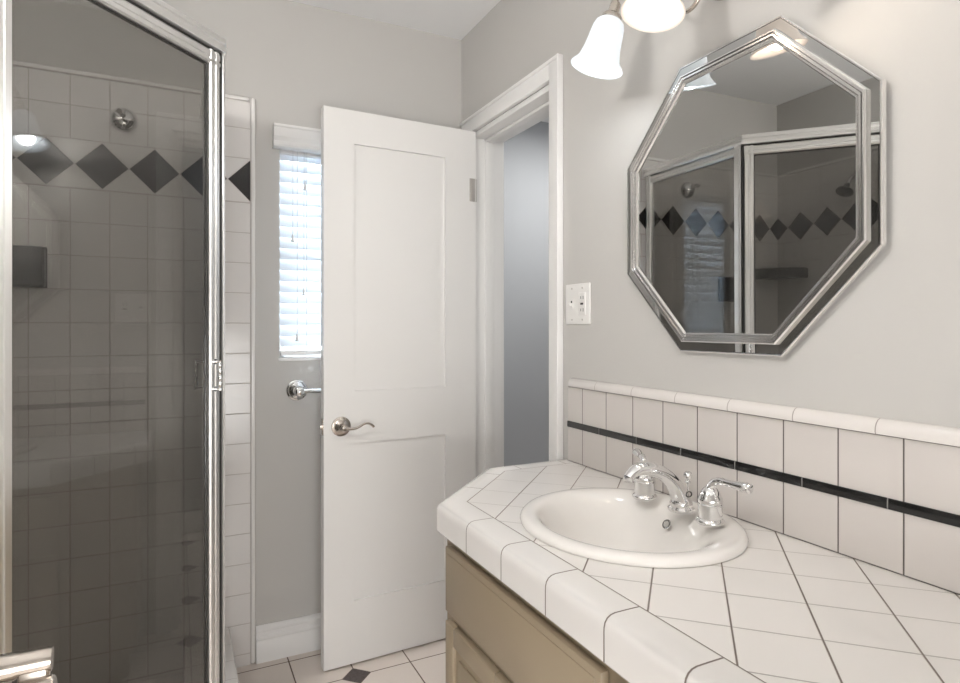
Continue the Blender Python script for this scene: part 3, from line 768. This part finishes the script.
octring(b, [(w0, .010), (w0, .022), (w0 - .0024, .0250), (w0 - .0054, .0250), (w0 - .0064, .0185), (w0 - .0074, .0185), (w0 - .0086, .0240), (w0 - .0122, .0240), (w0 - .0132, .0175), (w0 - .0142, .0175), (w0 - .0156, .0220), (w0 - .0190, .0212), (w0 - .0212, .0165), (w0 - .0218, .010)])
b.xf(lean); b.build('moulding', m_silver, mr, ang=15)
b = MB(); rr = octring(b, [(w0 - .017, .0150), (w0 - .0212, .0155)]); b.bm.faces.new(rr[1]); b.xf(lean); b.build('mirror_glass', m_mirror, mr, smooth=False)

# ------------------------------------------------------------------ vanity light bar with bell shades
vl = thing('vanity_light', 'brushed nickel three light vanity fixture with frosted bell shades above the mirror', 'wall light', (W, .96, 2.02))
b = MB(); R = Matrix.Translation((W, .960, 2.020)) @ Matrix.Rotation(-PI / 2, 4, 'Y') @ Matrix.Scale(1.0, 4)
b.lathe([(0, 0), (.060, 0), (.060, .006), (.052, .012), (.048, .020), (.030, .026), (.018, .034), (.012, .050), (0, .052)], R, 40, cap=False); b.build('backplate', m_nickel, vl)
shades = [(1.184, 1.207, .945, .918, m_shade_cool, m_bulb_c, (.93, .97, 1)), (.968, .965, .905, .877, m_shade_warm, m_bulb_w, (1, .88, .74)), (.726, .684, .945, .934, m_shade_warm, m_bulb_w, (1, .88, .74))]
for i, (y, yr, xn, xr, ms, mb_, lc) in enumerate(shades):
    zz = .014 if i == 1 else 0; neck = Vector((xn, y, 1.983 + zz)); rim = Vector((xr, yr, 1.867 + zz)); ax = (rim - neck).normalized()
    Q = Vector((0, 0, 1)).rotation_difference(ax).to_matrix().to_4x4(); Mx = Matrix.Translation(neck) @ Q
    ln = (rim - neck).length
    b = MB()
    # arm: out of the backplate, dips, rises to the socket
    y0 = .955 + (y - .955) * .12
    sock = neck - ax * .030
    if abs(y - .955) < .02:
        pts = bez((W - .05, y0, 2.035), (W - .10, y0, 2.03), (W - .10, y0, 2.11), (sock.x + .01, y, 2.09), 10) + bez((sock.x + .01, y, 2.09), (sock.x - .004, y, 2.085), (sock.x, y, 2.05), tuple(sock), 6)[1:]
    else:
        e_ = (y - y0); pts = bez((W - .045, y0, 2.02), (W - .05, y0 + e_ * .02, 1.925), (W - .055, y0 + e_ * .35, 1.925), (W - .065, y0 + e_ * .5, 2.02), 14) + bez((W - .065, y0 + e_ * .5, 2.02), (W - .075, y0 + e_ * .65, 2.115), (sock.x - ax.x * .05, y - ax.y * .05, 2.085), tuple(sock), 12)[1:]
    b.tube(pts, .0055, 12); b.build('arm', m_nickel, vl)
    b = MB(); b.lathe([(0, -.040), (.010, -.040), (.013, -.036), (.013, -.014), (.019, -.012), (.0245, -.006), (.0255, .000), (.022, .004), (0, .005)], Mx, 28, cap=False); b.build('socket_cup', m_nickel, vl)
    b = MB()
    pr = [(.0, .0), (.016, .0005), (.026, .005), (.0325, .013), (.0360, .026), (.0378, .044), (.0395, .066), (.0418, .088), (.0450, .106), (.0500, .120), (.0565, .131), (.0615, .138), (.0635, .1425), (.0615, .1430), (.0570, .1375), (.0485, .1255), (.0430, .108), (.0395, .088), (.0370, .066), (.0350, .044), (.033, .027), (.029, .016), (.012, .008), (0, .007)]
    pr = [(r_ * (1.07 if z_ < .12 else 1.03), z_ * ln / .143) for r_, z_ in pr]
    b.lathe(pr, Mx, 44, cap=False)
    sd_ = b.build('lamp_shade', ms, vl, ang=60)
    b = MB(); b.lathe([(0, .008), (.012, .010), (.012, .030), (.018, .042), (.021, .052), (.018, .064), (.010, .072), (0, .074)], Mx, 22, cap=False); build_sub(b, 'bulb', mb_, sd_)
    l = bpy.data.lights.new('bulb_light', 'POINT'); l.energy = .5 if i else 1.0; l.color = lc; l.shadow_soft_size = .026
    lo = bpy.data.objects.new('bulb_light', l); COL.objects.link(lo); lo.location = neck + ax * (ln * .80)

# ------------------------------------------------------------------ added globe light out of view, brightens ceiling and room
LX, LY, LZ = -.55, .70, 2.10
cl = thing('fill_globe', 'added unseen glowing globe on a short stem in front of the shower', 'fill light', (LX, LY, HC))
b = MB(); b.lathe([(0, 0), (.06, 0), (.06, -.012), (.04, -.022), (.010, -.028), (.0075, -.04), (.0075, -.265), (.03, -.270), (.034, -.285), (0, -.286)], Matrix.Translation((LX, LY, HC)), 32, cap=False); b.build('stem', m_nickel, cl)
b = MB(); b.lathe([(.09 * math.sin(PI * k / 16), -.09 * math.cos(PI * k / 16)) for k in range(17)], Matrix.Translation((LX, LY, LZ)), 32, cap=False); b.build('glow_globe', m_fill_globe, cl)

# ------------------------------------------------------------------ entry door beside the camera, only its lever reaches into view
d2 = struct(bpy.data.objects.new('door_2', None)); COL.objects.link(d2)
tag(d2, 'door just outside the left edge whose brushed nickel handle shows at bottom left', 'door')
b = MB(); b.box(-.205, -.170, -.09, .655, .006, 2.02, .002); b.build('door_slab', m_door, d2)
KY, KZ = .598, .9645
Rx = Matrix.Translation((-.170, KY, KZ)) @ Matrix.Rotation(PI / 2, 4, 'Y')
b = MB(); b.lathe([(0, 0), (.033, 0), (.033, .006), (.027, .010), (.0125, .014), (.0120, .036), (.0105, .038), (.0105, .054), (.0098, .056), (.0098, .0755), (.0090, .0785), (0, .079)], Rx, 36, cap=False)
hd = b.build('door_handle', m_nickel, d2)
b = MB(); b.box(-.1135, -.0925, KY - .009, KY + .007, KZ - .0135, KZ - .002, .003, 3); build_sub(b, 'handle_collar', m_nickel, hd)
b = MB(); b.tube([(-.155, KY - .010, KZ - .0255), (-.128, KY - .010, KZ - .0225), (-.124, KY - .010, KZ - .0218), (-.0895, KY - .010, KZ - .0180), (-.088, KY - .010, KZ - .0178)], [.008, .008, .0092, .0092, .008], 28); build_sub(b, 'lever_grip', m_nickel, hd)
